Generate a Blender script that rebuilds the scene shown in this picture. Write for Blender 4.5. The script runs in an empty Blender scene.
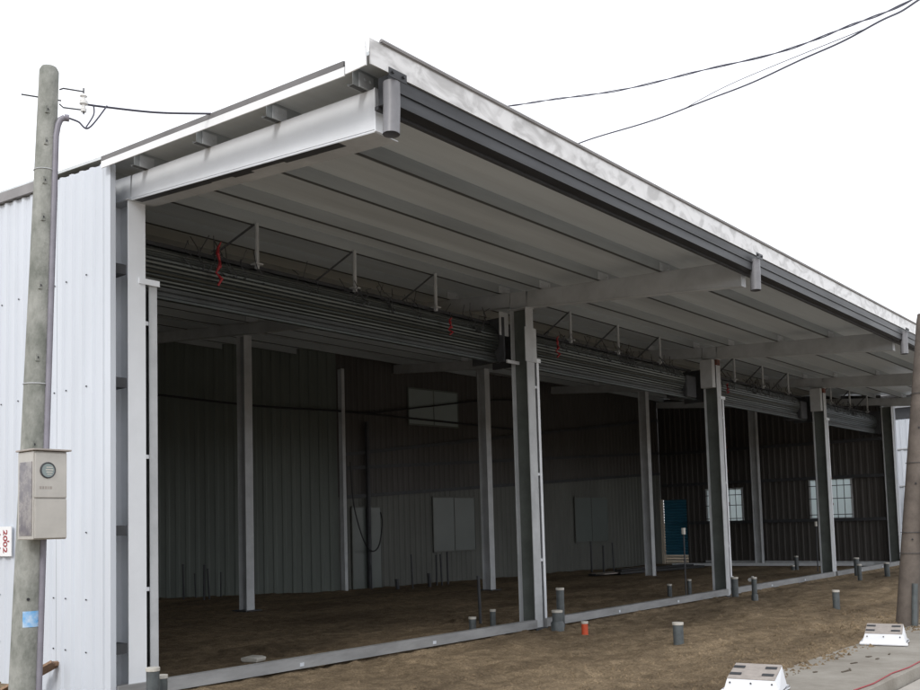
import bpy, bmesh, math, random
from mathutils import Vector, Matrix, noise
random.seed(7)
S = bpy.context.scene
COL = S.collection

# ------------------------------------------------------------------ materials
def mat(name, base, rough=.6, metal=0., var=.0, vscale=3., var2=None, bump=0., bscale=40., stretch=None, spec=.5, coat=0.):
    m = bpy.data.materials.new(name); m.use_nodes = True
    nt = m.node_tree; b = nt.nodes['Principled BSDF']
    b.inputs['Roughness'].default_value = rough; b.inputs['Metallic'].default_value = metal
    b.inputs['Specular IOR Level'].default_value = spec
    b.inputs['Base Color'].default_value = (*base, 1)
    tc = nt.nodes.new('ShaderNodeTexCoord'); mp = nt.nodes.new('ShaderNodeMapping')
    nt.links.new(tc.outputs['Object'], mp.inputs['Vector'])
    if stretch: mp.inputs['Scale'].default_value = stretch
    if var > 0 or var2:
        n = nt.nodes.new('ShaderNodeTexNoise'); n.inputs['Scale'].default_value = vscale
        n.inputs['Detail'].default_value = 8; n.inputs['Roughness'].default_value = .65
        nt.links.new(mp.outputs[0], n.inputs['Vector'])
        r = nt.nodes.new('ShaderNodeValToRGB')
        c2 = var2 if var2 else tuple(max(0, c*(1-var)) for c in base)
        r.color_ramp.elements[0].position = .36; r.color_ramp.elements[0].color = (*c2, 1)
        r.color_ramp.elements[1].position = .64; r.color_ramp.elements[1].color = (*base, 1)
        nt.links.new(n.outputs['Fac'], r.inputs[0]); nt.links.new(r.outputs[0], b.inputs['Base Color'])
        rr = nt.nodes.new('ShaderNodeMapRange'); rr.inputs['To Min'].default_value = min(1, rough+.12); rr.inputs['To Max'].default_value = max(.05, rough-.08)
        nt.links.new(n.outputs['Fac'], rr.inputs[0]); nt.links.new(rr.outputs[0], b.inputs['Roughness'])
    if bump > 0:
        n2 = nt.nodes.new('ShaderNodeTexNoise'); n2.inputs['Scale'].default_value = bscale; n2.inputs['Detail'].default_value = 10
        nt.links.new(mp.outputs[0], n2.inputs['Vector'])
        bp = nt.nodes.new('ShaderNodeBump'); bp.inputs['Strength'].default_value = bump; bp.inputs['Distance'].default_value = .02
        nt.links.new(n2.outputs['Fac'], bp.inputs['Height']); nt.links.new(bp.outputs[0], b.inputs['Normal'])
    return m

M = {}
M['steel'] = mat('grey_primer_steel', (.53,.55,.57), .55, 0, .22, 2.2, bump=.05, bscale=60)
M['steel_white'] = mat('white_beam_paint', (.76,.79,.83), .4, 0, .08, 1.5)
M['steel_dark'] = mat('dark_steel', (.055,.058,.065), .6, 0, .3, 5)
M['soffit'] = mat('roof_sheet_underside', (.65,.69,.71), .42, 0, .20, 1.1, stretch=(.12,1.6,1))
M['purlin'] = mat('purlin_galvanised', (.36,.385,.395), .5, .0, .25, 1.2, stretch=(.2,2,2))
M['web'] = mat('shaded_web_green', (.11,.125,.115), .6, 0, .35, 2.5)  # shade on the column webs painted in as a dark green
M['flange_dark'] = mat('shade_dark', (.085,.088,.088), .7, 0, .4, 2, stretch=(.2,2,2))  # painted shade for the purlin undersides; also backs the guide slots
M['roof_top'] = mat('roof_sheet_top', (.6,.61,.62), .4, .3, .1, 2)
M['white_sheet'] = mat('white_corrugated_sheet', (.60,.64,.70), .35, 0, .08, 1.3, stretch=(1,1,.25))
M['white_flash'] = mat('white_flashing', (.80,.81,.82), .4, 0, .05, 2)
M['grey_flash'] = mat('grey_flashing', (.27,.26,.26), .5, .2, .2, 3)
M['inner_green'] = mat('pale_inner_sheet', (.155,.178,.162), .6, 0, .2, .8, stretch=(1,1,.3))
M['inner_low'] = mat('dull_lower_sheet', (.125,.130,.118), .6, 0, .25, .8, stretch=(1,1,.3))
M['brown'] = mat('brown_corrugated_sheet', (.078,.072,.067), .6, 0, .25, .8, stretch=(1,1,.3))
M['cap_flash'] = mat('dark_cap_flashing', (.16,.155,.155), .55, 0, .2, 3)
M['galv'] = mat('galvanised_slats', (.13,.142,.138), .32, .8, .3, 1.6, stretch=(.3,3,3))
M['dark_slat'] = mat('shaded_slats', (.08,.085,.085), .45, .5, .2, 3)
M['gutter'] = mat('dark_gutter_metal', (.045,.047,.052), .42, .3, .45, 2.5, stretch=(.25,1,2))
M['pvc'] = mat('grey_pvc', (.10,.115,.12), .45, 0, .35, 9, bump=.05)
M['cap'] = mat('pale_pipe_end', (.55,.53,.48), .6, 0, .15, 20)
M['orange'] = mat('orange_pvc', (.62,.09,.03), .45, 0, .25, 12)
M['concrete_pole'] = mat('weathered_concrete', (.33,.335,.31), .85, 0, 0, 6, var2=(.165,.175,.155), bump=.25, bscale=70, stretch=(1,1,.6))
M['concrete_tan'] = mat('tan_concrete', (.155,.130,.112), .85, 0, 0, 4, var2=(.10,.084,.073), bump=.25, bscale=60)
M['slab'] = mat('concrete_slab', (.32,.30,.265), .85, 0, 0, 1.6, var2=(.22,.20,.17), bump=.3, bscale=35)
M['conduit'] = mat('violet_grey_conduit', (.24,.23,.27), .4, 0, .2, 6)
M['stub'] = mat('grey_drain_stub', (.20,.20,.215), .4, 0, .2, 6)
M['sill'] = mat('dull_sill_steel', (.31,.315,.32), .5, 0, .3, 3, stretch=(.5,2,2))
M['stainless'] = mat('stainless_box', (.50,.48,.445), .36, .35, .12, 5)
M['glass_dark'] = mat('dial_glass', (.22,.27,.27), .12, 0)
M['wood'] = mat('plank_wood', (.30,.19,.12), .75, 0, .4, 6, stretch=(8,8,1), bump=.2)
M['rust'] = mat('rust_primer', (.20,.055,.03), .8, 0, 0, 14, var2=(.07,.045,.04))
M['red'] = mat('red_plastic', (.30,.02,.028), .5)
M['black'] = mat('black_rubber', (.015,.015,.018), .55)
M['cable'] = mat('dark_cable', (.05,.05,.075), .5)
M['blue_shutter'] = mat('blue_shutter_paint', (.035,.16,.25), .45, 0, .15, 3)
M['blue_tag'] = mat('blue_sticker', (.12,.38,.72), .5, 0, 0, 14, var2=(.5,.62,.75))
M['white_box'] = mat('white_enamel', (.80,.82,.86), .35, 0, .06, 6)
M['tan_top'] = mat('dusty_panel', (.40,.36,.33), .7, 0, .25, 12)
M['cream'] = mat('cream_panel', (.62,.56,.47), .6)
M['porcelain'] = mat('porcelain', (.75,.75,.74), .25)
M['road_concrete'] = mat('road_concrete', (.40,.375,.34), .9, 0, .2, 1.2, bump=.3, bscale=120)
M['dark_chip'] = mat('dark_chip', (.10,.08,.06), .8)
M['dark_floor'] = mat('dark_plastic_sheet', (.03,.03,.032), .5, 0, .3, 3)

def stained_fascia():
    m = mat('bright_fascia_steel', (.70,.69,.68), .3, .45)
    nt = m.node_tree; b = nt.nodes['Principled BSDF']
    tc = nt.nodes.new('ShaderNodeTexCoord'); mp = nt.nodes.new('ShaderNodeMapping'); mp.inputs['Scale'].default_value = (1.3, 1, 2.2)
    mp.inputs['Rotation'].default_value = (0, .6, 0)
    n = nt.nodes.new('ShaderNodeTexNoise'); n.inputs['Scale'].default_value = 2.3; n.inputs['Detail'].default_value = 3; n.inputs['Distortion'].default_value = 1.2
    r = nt.nodes.new('ShaderNodeValToRGB')
    e = r.color_ramp.elements; e[0].position = .36; e[0].color = (.42,.41,.40,1); e[1].position = .56; e[1].color = (.64,.63,.62,1)
    nt.links.new(tc.outputs['Object'], mp.inputs[0]); nt.links.new(mp.outputs[0], n.inputs['Vector']); nt.links.new(n.outputs['Fac'], r.inputs[0])
    nt.links.new(r.outputs[0], b.inputs['Base Color']); return m
M['fascia'] = stained_fascia()

def frosted(name, col, dens=.0):
    m = bpy.data.materials.new(name); m.use_nodes = True; nt = m.node_tree
    nt.nodes.remove(nt.nodes['Principled BSDF'])
    o = nt.nodes['Material Output']; t = nt.nodes.new('ShaderNodeBsdfTranslucent'); g = nt.nodes.new('ShaderNodeBsdfGlossy'); mx = nt.nodes.new('ShaderNodeMixShader')
    t.inputs[0].default_value = (*col, 1); g.inputs['Roughness'].default_value = .25; g.inputs[0].default_value = (.5,.5,.5,1); mx.inputs[0].default_value = .06
    nt.links.new(t.outputs[0], mx.inputs[1]); nt.links.new(g.outputs[0], mx.inputs[2]); nt.links.new(mx.outputs[0], o.inputs[0]); return m
M['pane'] = frosted('frosted_pane', (.80,.86,.86))
M['pane_dim'] = frosted('filmed_pane', (.045,.062,.066))

def dirt():
    m = bpy.data.materials.new('trampled_dirt'); m.use_nodes = True; nt = m.node_tree; b = nt.nodes['Principled BSDF']; b.inputs['Roughness'].default_value = .95
    b.inputs['Specular IOR Level'].default_value = .15
    tc = nt.nodes.new('ShaderNodeTexCoord')
    def N(s, d=8, rgh=.6, st=None):
        n = nt.nodes.new('ShaderNodeTexNoise'); n.inputs['Scale'].default_value = s; n.inputs['Detail'].default_value = d; n.inputs['Roughness'].default_value = rgh
        if st:
            mp = nt.nodes.new('ShaderNodeMapping'); mp.inputs['Scale'].default_value = st; nt.links.new(tc.outputs['Object'], mp.inputs[0]); nt.links.new(mp.outputs[0], n.inputs['Vector'])
        else: nt.links.new(tc.outputs['Object'], n.inputs['Vector'])
        return n
    a, c, f = N(.7, 5, .6, (.5,1.2,1)), N(5, 10, .7), N(45, 6, .7)
    r = nt.nodes.new('ShaderNodeValToRGB'); e = r.color_ramp.elements
    e[0].position = .34; e[0].color = (.150,.117,.080,1); e[1].position = .66; e[1].color = (.310,.246,.168,1)
    r2 = nt.nodes.new('ShaderNodeValToRGB'); e = r2.color_ramp.elements
    e[0].position = .36; e[0].color = (.66,.64,.61,1); e[1].position = .60; e[1].color = (1.12,1.10,1.06,1)
    r3 = nt.nodes.new('ShaderNodeValToRGB'); e = r3.color_ramp.elements
    e[0].position = .40; e[0].color = (.62,.60,.58,1); e[1].position = .58; e[1].color = (1.1,1.08,1.06,1)
    nt.links.new(a.outputs['Fac'], r.inputs[0]); nt.links.new(c.outputs['Fac'], r2.inputs[0]); nt.links.new(f.outputs['Fac'], r3.inputs[0])
    def mul(x, y):
        k = nt.nodes.new('ShaderNodeMix'); k.data_type = 'RGBA'; k.blend_type = 'MULTIPLY'; k.inputs[0].default_value = 1
        nt.links.new(x, k.inputs[6]); nt.links.new(y, k.inputs[7]); return k.outputs[2]
    nt.links.new(mul(mul(r.outputs[0], r2.outputs[0]), r3.outputs[0]), b.inputs['Base Color'])
    b1 = nt.nodes.new('ShaderNodeBump'); b1.inputs['Strength'].default_value = .7; b1.inputs['Distance'].default_value = .02
    b2 = nt.nodes.new('ShaderNodeBump'); b2.inputs['Strength'].default_value = .9; b2.inputs['Distance'].default_value = .05
    nt.links.new(f.outputs['Fac'], b1.inputs['Height']); nt.links.new(c.outputs['Fac'], b2.inputs['Height'])
    nt.links.new(b1.outputs[0], b2.inputs['Normal']); nt.links.new(b2.outputs[0], b.inputs['Normal'])
    return m
M['dirt'] = dirt()

# ------------------------------------------------------------------ mesh helpers
class MB:
    def __init__(s): s.v = []; s.f = []; s.mi = []; s.cur = 0
    def add(s, vs, fs):
        o = len(s.v); s.v += [tuple(v) for v in vs]; s.f += [[i+o for i in f] for f in fs]; s.mi += [s.cur]*len(fs); return s
    def box(s, x0, x1, y0, y1, z0, z1):
        vs = [(x,y,z) for x in (x0,x1) for y in (y0,y1) for z in (z0,z1)]
        return s.add(vs, [(0,1,3,2),(4,6,7,5),(0,4,5,1),(2,3,7,6),(0,2,6,4),(1,5,7,3)])
    def obox(s, p, q, w, h, up=(0,0,1)):            # bar from p to q
        p, q = Vector(p), Vector(q); d = (q-p).normalized(); u = Vector(up)
        if abs(d.dot(u)) > .98: u = Vector((0,1,0))
        a = d.cross(u).normalized(); b = a.cross(d).normalized()
        vs = [c + a*sx*w/2 + b*sz*h/2 for c in (p,q) for sx, sz in ((-1,-1),(1,-1),(1,1),(-1,1))]
        return s.add(vs, [(3,2,1,0),(4,5,6,7),(0,1,5,4),(1,2,6,5),(2,3,7,6),(3,0,4,7)])
    def tube(s, pts, r, n=10, cap=True):
        pts = [Vector(p) for p in pts]; rs = r if isinstance(r, (list, tuple)) else [r]*len(pts)
        rings = []; prev = None
        for i, p in enumerate(pts):
            d = (pts[min(i+1, len(pts)-1)] - pts[max(i-1, 0)]).normalized()
            if prev is None:
                u = Vector((0,0,1)) if abs(d.z) < .9 else Vector((1,0,0)); a = d.cross(u).normalized()
            else: a = (prev - d*prev.dot(d)).normalized()
            prev = a; b = d.cross(a)
            rings.append([p + (a*math.cos(t) + b*math.sin(t))*rs[i] for t in [2*math.pi*k/n for k in range(n)]])
        vs = [v for g in rings for v in g]; fs = []
        for i in range(len(rings)-1):
            for k in range(n):
                fs.append((i*n+k, i*n+(k+1)%n, (i+1)*n+(k+1)%n, (i+1)*n+k))
        if cap: fs.append(tuple(range(n-1,-1,-1))); fs.append(tuple((len(rings)-1)*n+k for k in range(n)))
        return s.add(vs, fs)
    def extr(s, prof, p, q, up=(0,0,1), cap=True):  # closed 2D profile (side, up) swept from p to q
        p, q = Vector(p), Vector(q); d = (q-p).normalized(); u = Vector(up); a = d.cross(u).normalized(); b = a.cross(d).normalized()
        n = len(prof); vs = [c + a*x + b*z for c in (p,q) for x, z in prof]
        fs = [(k,(k+1)%n,n+(k+1)%n,n+k) for k in range(n)]
        if cap: fs += [tuple(range(n-1,-1,-1)), tuple(range(n,2*n))]
        return s.add(vs, fs)
    def taper(s, prof0, prof1, p, q):               # same, with another profile at the far end
        p, q = Vector(p), Vector(q); d = (q-p).normalized(); a = d.cross(Vector((0,0,1))).normalized(); n = len(prof0)
        vs = [p + a*x + Vector((0,0,z)) for x, z in prof0] + [q + a*x + Vector((0,0,z)) for x, z in prof1]
        return s.add(vs, [(k,(k+1)%n,n+(k+1)%n,n+k) for k in range(n)] + [tuple(range(n-1,-1,-1)), tuple(range(n,2*n))])
    def build(s, name, m, parent=None, smooth=False, bevel=0):
        me = bpy.data.meshes.new(name); me.from_pydata(s.v, [], s.f)
        ms = m if isinstance(m, (list, tuple)) else [m]
        for x in ms: me.materials.append(x)
        if len(ms) > 1: me.polygons.foreach_set('material_index', s.mi)
        bm = bmesh.new(); bm.from_mesh(me); bmesh.ops.recalc_face_normals(bm, faces=bm.faces); bm.to_mesh(me); bm.free()
        if smooth:
            me.polygons.foreach_set('use_smooth', [True]*len(me.polygons)); me.set_sharp_from_angle(angle=math.radians(35))
        o = bpy.data.objects.new(name, me); COL.objects.link(o)
        if parent: o.parent = parent
        if bevel:
            b = o.modifiers.new('bevel', 'BEVEL'); b.width = bevel; b.segments = 2; b.limit_method = 'ANGLE'
        return o

def tag(o, label=None, cat=None, group=None, kind=None):
    if label: o['label'] = label
    if cat: o['category'] = cat
    if group: o['group'] = group
    if kind: o['kind'] = kind
    return o
def empty(name, loc=(0,0,0)):
    o = bpy.data.objects.new(name, None); COL.objects.link(o); o.location = loc; return o
def isec(w, h, t):                                   # I profile centred in x, bottom at 0
    a, c = w/2, .012/2
    return [(-a,0),(a,0),(a,t),(c,t),(c,h-t),(a,h-t),(a,h),(-a,h),(-a,h-t),(-c,h-t),(-c,t),(-a,t)]
def corr(name, P0, P1, zb, zt, m, parent, side=1, pitch=.2, dep=.022, screws=None):
    """trapezoid corrugated sheet between plan points, zb/zt constants or functions of plan point; side=+1 ribs to the left of P0->P1"""
    P0, P1 = Vector((*P0,0)), Vector((*P1,0)); L = (P1-P0).length; d = (P1-P0)/L; nrm = Vector((-d.y, d.x, 0))*side
    prof = []; x = 0
    while x < L:
        for t, h in ((0,0),(.40,0),(.52,1),(.78,1),(.90,0)):
            if x+t*pitch <= L: prof.append((x+t*pitch, h*dep))
        x += pitch
    prof.append((L, 0))
    f = lambda g, p: g(p) if callable(g) else g
    vs = []; fs = []
    for i, (a, h) in enumerate(prof):
        p = P0 + d*a + nrm*h
        vs.append((p.x,p.y,f(zb,p))); vs.append((p.x,p.y,f(zt,p)))
        if i: fs.append((2*i-2, 2*i, 2*i+1, 2*i-1))
    mb = MB(); mb.add(vs, fs)
    if screws:
        mb.cur = 1
        x = pitch*.2
        while x < L:
            for z in screws:
                p = P0 + d*x + nrm*.004
                if f(zb,p) < z < f(zt,p)-.1:
                    c = p + Vector((0,0,z)); mb.obox(c, c+nrm*.008, .014, .014)
            x += pitch*2
    return mb.build(name, m, parent)

# ------------------------------------------------------------------ key dimensions (metres)
SL = .0877                                            # roof slope, rising inwards (+Y)
zb = lambda y: 4.977 + SL*y                           # beam underside
BH = .254; PH = .15
zbt = lambda y: (5.231 + .062*y) if y < 0 else (5.231 + SL*y)   # beam top; the cantilevers taper
zs = lambda y: zbt(y) + PH                        # sheet underside
XF = [.12, 7.15, 14.15, 20.75, 26.95]                  # frames
XI = [7.09, 13.80, 20.25, 26.25]                      # inner posts
YI = [6.83, 5.80, 4.82, 3.99]
YO = -3.41                                            # outer end of the beams
BACK = [(-.1,18.), (3.2,15.7), (8.5,12.), (12.1,9.42), (27.2,7.95)]
XR = 27.6                                             # far rake of the roof

# ------------------------------------------------------------------ the warehouse
W = empty('open_warehouse', (0,0,0))
tag(W, 'large unfinished steel warehouse with open front bays, deep canopy roof and white corrugated side wall', 'building')

# --- front columns
def front_column(x, i):
    d = .30; w = .20; ztop = zb(0) if i else zb(0)
    c = MB(); X0, X1 = x-w/2, x+w/2
    c.box(X0, X1, 0, .012, .0, ztop-.012); c.box(X0, X1, d-.012, d, .0, ztop-.012)
    if i == 0: c.box(x-.005, x+.005, .012, d-.012, .0, ztop-.012)
    col = c.build('column', M['steel_white'] if i == 0 else M['steel'], W)
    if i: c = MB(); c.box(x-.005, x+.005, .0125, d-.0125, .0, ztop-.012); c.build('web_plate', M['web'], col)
    p = MB(); p.box(X0-.05, X1+.05, -.05, d+.05, -.03, .02)
    for bx in (X0-.025, X1+.025):
        for by in (.06, d-.06): p.tube([(bx,by,.02),(bx,by,.055)], .014, 6)
    p.build('base_plate', M['steel_dark'] if i else M['sill'], col)
    q = MB(); q.box(X0-.02, X1+.02, -.02, d+.02, ztop-.012, ztop-.001); q.build('cap_plate', M['steel'] , col)
    return col
def guide(x0, x1, col, top=4.15, yb=.0, dep=.09):      # U-shaped shutter guide with tabs, opening sideways
    g = MB(); t = .006
    g.box(x0, x1, yb, yb+t, .0, top); g.box(x0, x1, yb+dep-t, yb+dep, 0, top); 
    g.build('guide_channel', M['steel'], col)
cols = []
for i, x in enumerate(XF):
    col = front_column(x, i); cols.append(col)
    if i < 4:                                         # guide to the right of the column
        g = MB(); s0 = .155 if i == 0 else .19
        g.box(x+s0, x+.25, .02, .03, .0, 4.16); g.box(x+.244, x+.25, .03, .12, .0, 4.16)
        g.build('guide_channel', M['steel_white'] if i else M['steel'], col)
        g = MB(); g.box(x+.105, x+.243, .112, .118, .0, 4.10); g.build('guide_back', M['flange_dark'], col)
        for z in (1.02, 2.35, 3.72):
            tb = MB(); tb.box(x+.101, x+s0-.001, .03, .07, z, z+.04); tb.build('guide_tab', M['steel_white'], col)
        tb = MB(); tb.box(x+.02, x+.262, -.012, -.001, 4.13, 4.19); tb.build('guide_head', M['steel_white'], col)
    if i == 1:
        tb = MB(); tb.box(x-.42, x-.102, .14, .17, 4.08, 4.13); tb.build('guide_head', M['steel'], col)
    if i in (1,):                                     # wide stiffener sleeve at shutter height
        s = MB(); s.box(x-.15, x+.15, -.016, -.002, 4.12, 4.66); s.build('sleeve_plate', M['steel'], col)
        s = MB(); s.box(x-.36, x-.13, .31, .325, 4.55, 4.92); s.build('junction_plate', M['steel'], col)
    if i in (2,3):
        s = MB(); s.box(x-.105, x+.05, -.02, .10, 4.84, zb(0)-.02)
        s.build('rusty_joint', M['rust'], col)
        s = MB(); s.box(x-.27, x-.12, .02, .28, 4.36, 4.95); s.build('shutter_bracket', M['steel'], col)
# --- rusty drips on guides are separate little spots
for i in (2,3):
    m_ = MB()
    for z, r_ in ((1.9,.02),(2.6,.012),(3.1,.014),(3.5,.012)):
        m_.box(XF[i]+.262, XF[i]+.262+.01, .008, .019, z, z+r_*3)
    m_.build('rust_spot', M['rust'], cols[i])

# --- first column: girt clips between column and side wall
for z in (.43, 1.58, 3.05, 4.2):
    c = MB(); c.box(-.11, .01, .02, .20, z, z+.10); c.build('girt_clip', M['steel_dark'], cols[0])

# --- inner posts
for x, y in zip(XI, YI):
    c = MB(); w = .2; d = .24
    c.box(x-w/2, x+w/2, y, y+.012, -.1, zb(y)-.01); c.box(x-w/2, x+w/2, y+d-.012, y+d, -.1, zb(y)-.01); c.box(x-.005, x+.005, y+.012, y+d-.012, -.1, zb(y)-.01)
    col = c.build('inner_column', M['steel'], W)
    p = MB(); p.box(x-.2, x+.2, y-.1, y+d+.1, .0, .022); p.build('base_plate', M['steel_dark'], col)

# --- frame beams, cantilevered outside
for i, x in enumerate(XF):
    b = MB(); yin = 12.2 if i < 2 else (9.2 if i == 2 else 8.4 if i == 3 else 7.9)
    if i == 0: yin = .32
    h0, h1 = zbt(YO)-zb(YO), zbt(0)-zb(0)
    b.taper(isec(.13, h0, .012), isec(.13, h1, .012), (x,YO,zb(YO)), (x,0,zb(0)))
    b.extr(isec(.13, h1, .012), (x,0,zb(0)), (x,.32,zb(.32)))
    pl = lambda h: [(-.069,.014),(-.0655,.014),(-.0655,h-.014),(-.069,h-.014)]
    b.taper(pl(h0), pl(h1), (x,YO,zb(YO)), (x,0,zb(0))); b.extr(pl(h1), (x,0,zb(0)), (x,.32,zb(.32)))
    bo = b.build('canopy_beam', M['steel_white'] if i == 0 else M['steel'], W)
    e = MB(); e.box(x-.075, x+.075, YO-.014, YO-.001, zb(YO)-.004, zbt(YO)+.002); e.build('end_plate', M['steel_white'] if i == 0 else M['steel'], bo)
    if i == 0:
        f = MB(); f.extr([(-.069,-.010),(.20,-.010),(.20,-.001),(-.069,-.001)], (x,YO,zb(YO)), (x,0,zb(0))); f.build('soffit_plate', M['steel'], bo)
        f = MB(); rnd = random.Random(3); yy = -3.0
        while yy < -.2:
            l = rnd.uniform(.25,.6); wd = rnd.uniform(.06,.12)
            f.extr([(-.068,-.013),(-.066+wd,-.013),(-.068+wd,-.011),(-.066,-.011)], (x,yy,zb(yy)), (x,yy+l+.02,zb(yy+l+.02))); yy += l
        f.build('dark_edge_strip', M['steel_dark'], bo)  # irregular dark patches along the underside edge of the first beam
    if i > 0:
        b = MB(); b.extr(isec(.13, BH-.03, .012), (x,.33,zb(.33)+.03), (x,yin,zb(yin)+.03))
        b.extr([(-.060,.013),(-.056,.013),(-.056,BH-.045),(-.060,BH-.045)], (x,.33,zb(.33)+.03), (x,yin,zb(yin)+.03))
        b.build('inner_beam', M['steel'], W)

# --- purlins (C sections) running the length of the roof
PY = [-3.30, -2.27, -1.29, -.27, .50, 1.55, 2.6, 3.65, 4.7, 5.75, 6.8, 7.7, 8.9, 10.0, 11.1, 12.2, 13.3]
def xright(y):
    if y < 7.8: return XR-.1
    # back wall line
    for (ax,ay),(bx,by) in zip(BACK, BACK[1:]):
        if by <= y <= ay: return ax+(bx-ax)*(ay-y)/(ay-by)
    return 6
for k, y in enumerate(PY):
    t = .005; z = zbt(y)+.003; h = PH-.006
    C = [(-.03,0),(.03,0),(.03,.02),(.025,.02),(.025,t),(-.025,t),(-.025,h-t),(.03,h-t),(.03,h),(-.03,h)]
    # profile x axis = d x up = for +X direction: -Y side positive
    C = [(-a, b_) for a, b_ in C]
    b = MB(); x0 = -.10 if y < .3 else -.02
    b.extr(C, (x0,y,z), (xright(y)-.05,y,z)); po = b.build('purlin', M['purlin'], W)
    b = MB(); b.box(x0+.002, xright(y)-.052, y-.027, y+.012, z-.004, z-.001); b.build('purlin_flange_shade', M['flange_dark'], po)  # thin dark strip, paints the shadow line under the purlin flange
    for j, x in enumerate(XF):
        if y > (.3 if j == 0 else 7): continue
        c = MB(); c.box(x-.16 if j == 0 else x-.15, x+.0 if j==0 else x+.15, y-.042, y-.034, z+.0, z+.115)
        for bx in (-.10,-.04) if j == 0 else (-.10,.10): c.tube([(x+bx,y-.042,z+.07),(x+bx,y-.052,z+.07)], .012, 6)
        c.build('cleat', M['steel'], po)

# --- roof sheet: thin ribbed deck, underside visible
r = MB(); 
def roof_strip(x0, x1, y0, y1):
    r.extr([(0,0)]*0 or [(-(x1-x0)/2,0),((x1-x0)/2,0),((x1-x0)/2,.03),(-(x1-x0)/2,.03)], ((x0+x1)/2,y0,zs(y0)), ((x0+x1)/2,y1,zs(y1)))
roof_strip(-.16, XR, -3.60, 0); roof_strip(-.16, XR, 0, 18.2)
x = .3
while x < XR-.1:                                      # standing ribs on top
    r.extr([(-.02,.03),(.02,.03),(.012,.06),(-.012,.06)], (x,-3.58,zs(-3.58)), (x,-.002,zs(-.002))); r.extr([(-.02,.03),(.02,.03),(.012,.06),(-.012,.06)], (x,0,zs(0)), (x,18.1,zs(18.1))); x += .45
r.build('roof_sheet', M['soffit'], W)
# panel seams seen from below
s = MB(); x = .9
# --- eave: bright fascia, dark rolled lip, dark gutter channel, drain stubs
YE = -3.62; zE = 5.098
f = MB(); f.box(-.22, XR+.05, YE-.012, YE, zE-.05, zE+.15); f.build('fascia', M['fascia'], W)
f = MB()
f.tube([(-.10,YE-.012,zE+.165),(XR+.05,YE-.012,zE+.165)], .020, 8); f.box(-.10, XR+.05, YE-.03, YE+.10, zE+.151, zE+.159)
f.build('fascia_lip', M['grey_flash'], W)
g = MB(); t = .006
# U-shaped gutter below and behind the fascia
y0, y1, gz0, gz1 = YE+.004, YE+.11, zE-.27, zE-.052
g.box(.0, XR, y0, y0+t, gz0, gz1); g.box(.0, XR, y0+t, y1, gz0, gz0+t); g.box(.0, XR, y1, y1+t, gz0, gz1)
g.box(.0, XR, y0-.014, y0-.001, gz0+.10, gz0+.118); g.box(-.008,-.001,y0,y1,gz0,gz1)
go = g.build('gutter', M['gutter'], W)
g = MB(); g.box(.0, XR, y1+.01, y1+.05, gz0-.02, gz0+.008); g.build('gutter_angle', M['steel_dark'], go)
for x in XF:
    d = MB(); xx = x-.11
    d.tube([(xx,YE+.05,gz0+.15),(xx,YE+.05,gz0-.02),(xx-.015,YE+.05,gz0-.26)], .066, 18, cap=False)
    d.tube([(xx-.015,YE+.05,gz0-.26),(xx,YE+.05,gz0-.02),(xx,YE+.05,gz0+.15)], .059, 18, cap=False)
    # front half lets the pipe sit proud of the gutter
    dp = d.build('drain_stub', M['stub'], W, smooth=True)
    dp.location = (0,-.06,0)
    k = MB(); k.box(xx-.10, xx+.10, YE-.02, YE-.013, gz1-.07, gz1+.0); 
    for bx in (-.06,.06): k.tube([(xx+bx,YE-.02,gz1-.03),(xx+bx,YE-.034,gz1-.03)], .013, 6)
    k.build('stub_bracket', M['gutter'], dp); 
# --- left rake flashing
f = MB()
P, Q = (-.262,-3.41,zs(-3.41)), (-.262,.02,zs(.02))
f.extr([(-.006,-.155),(.006,-.155),(.006,-.086),(-.006,-.086)], P, Q); f.build('rake_flashing', M['white_flash'], W)
f = MB(); f.extr([(-.03,-.085),(.06,-.085),(.06,-.070),(.022,-.038),(-.03,-.038)], (-.24,-3.40,zs(-3.40)), (-.24,.02,zs(.02))); f.build('rake_cap', M['cap_flash'], W)
f = MB(); f.box(-.275, -.262, YE-.014, -3.42, zE-.08, zE+.10); 
f.build('corner_flashing', M['white_flash'], W)
f = MB(); f.box(XR+.051, XR+.06, -3.6, 8, zs(-3.6)-.05, zs(-3.6)+.10)

# --- side wall, white corrugated outside
WX = -.17
corr('side_wall', (WX,0.02), (WX,1.06), -.15, lambda p: zs(p.y)-.07, [M['white_sheet'], M['steel_dark']], W, 1, .2, .022, (.43,.95,1.62,3.10,4.25))
corr('side_wall', (WX-.002,1.06), (WX-.002,15.6), -.15, lambda p: zs(p.y)-.15, [M['white_sheet'], M['steel_dark']], W, 1, .2, .022, (.43,.95,1.62,3.10,4.25))
f = MB(); f.extr([(-.03,-.14),(.03,-.14),(.03,-.03),(-.03,-.03)], (WX-.03,1.12,zs(1.12)), (WX-.03,15.6,zs(15.6))); f.build('wall_coping', M['grey_flash'], W)
f = MB(); f.box(WX-.03, WX-.024, -.03, .075, -.15, zs(0)-.10); f.box(WX-.024, WX+.03, -.03, -.024, -.15, zs(0)-.10)
f.build('corner_trim', M['white_sheet'], W)
corr('wall_lining', (WX+.06,.32), (WX+.06,15.6), -.15, lambda p: zs(p.y)-.05, M['inner_green'], W, -1, .2, .015)
for z in (.43, 1.58, 3.05, 4.2):
    b = MB(); b.box(WX+.005, WX+.055, .02, 15.4, z, z+.1); b.build('wall_girt', M['steel'], W)

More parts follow.
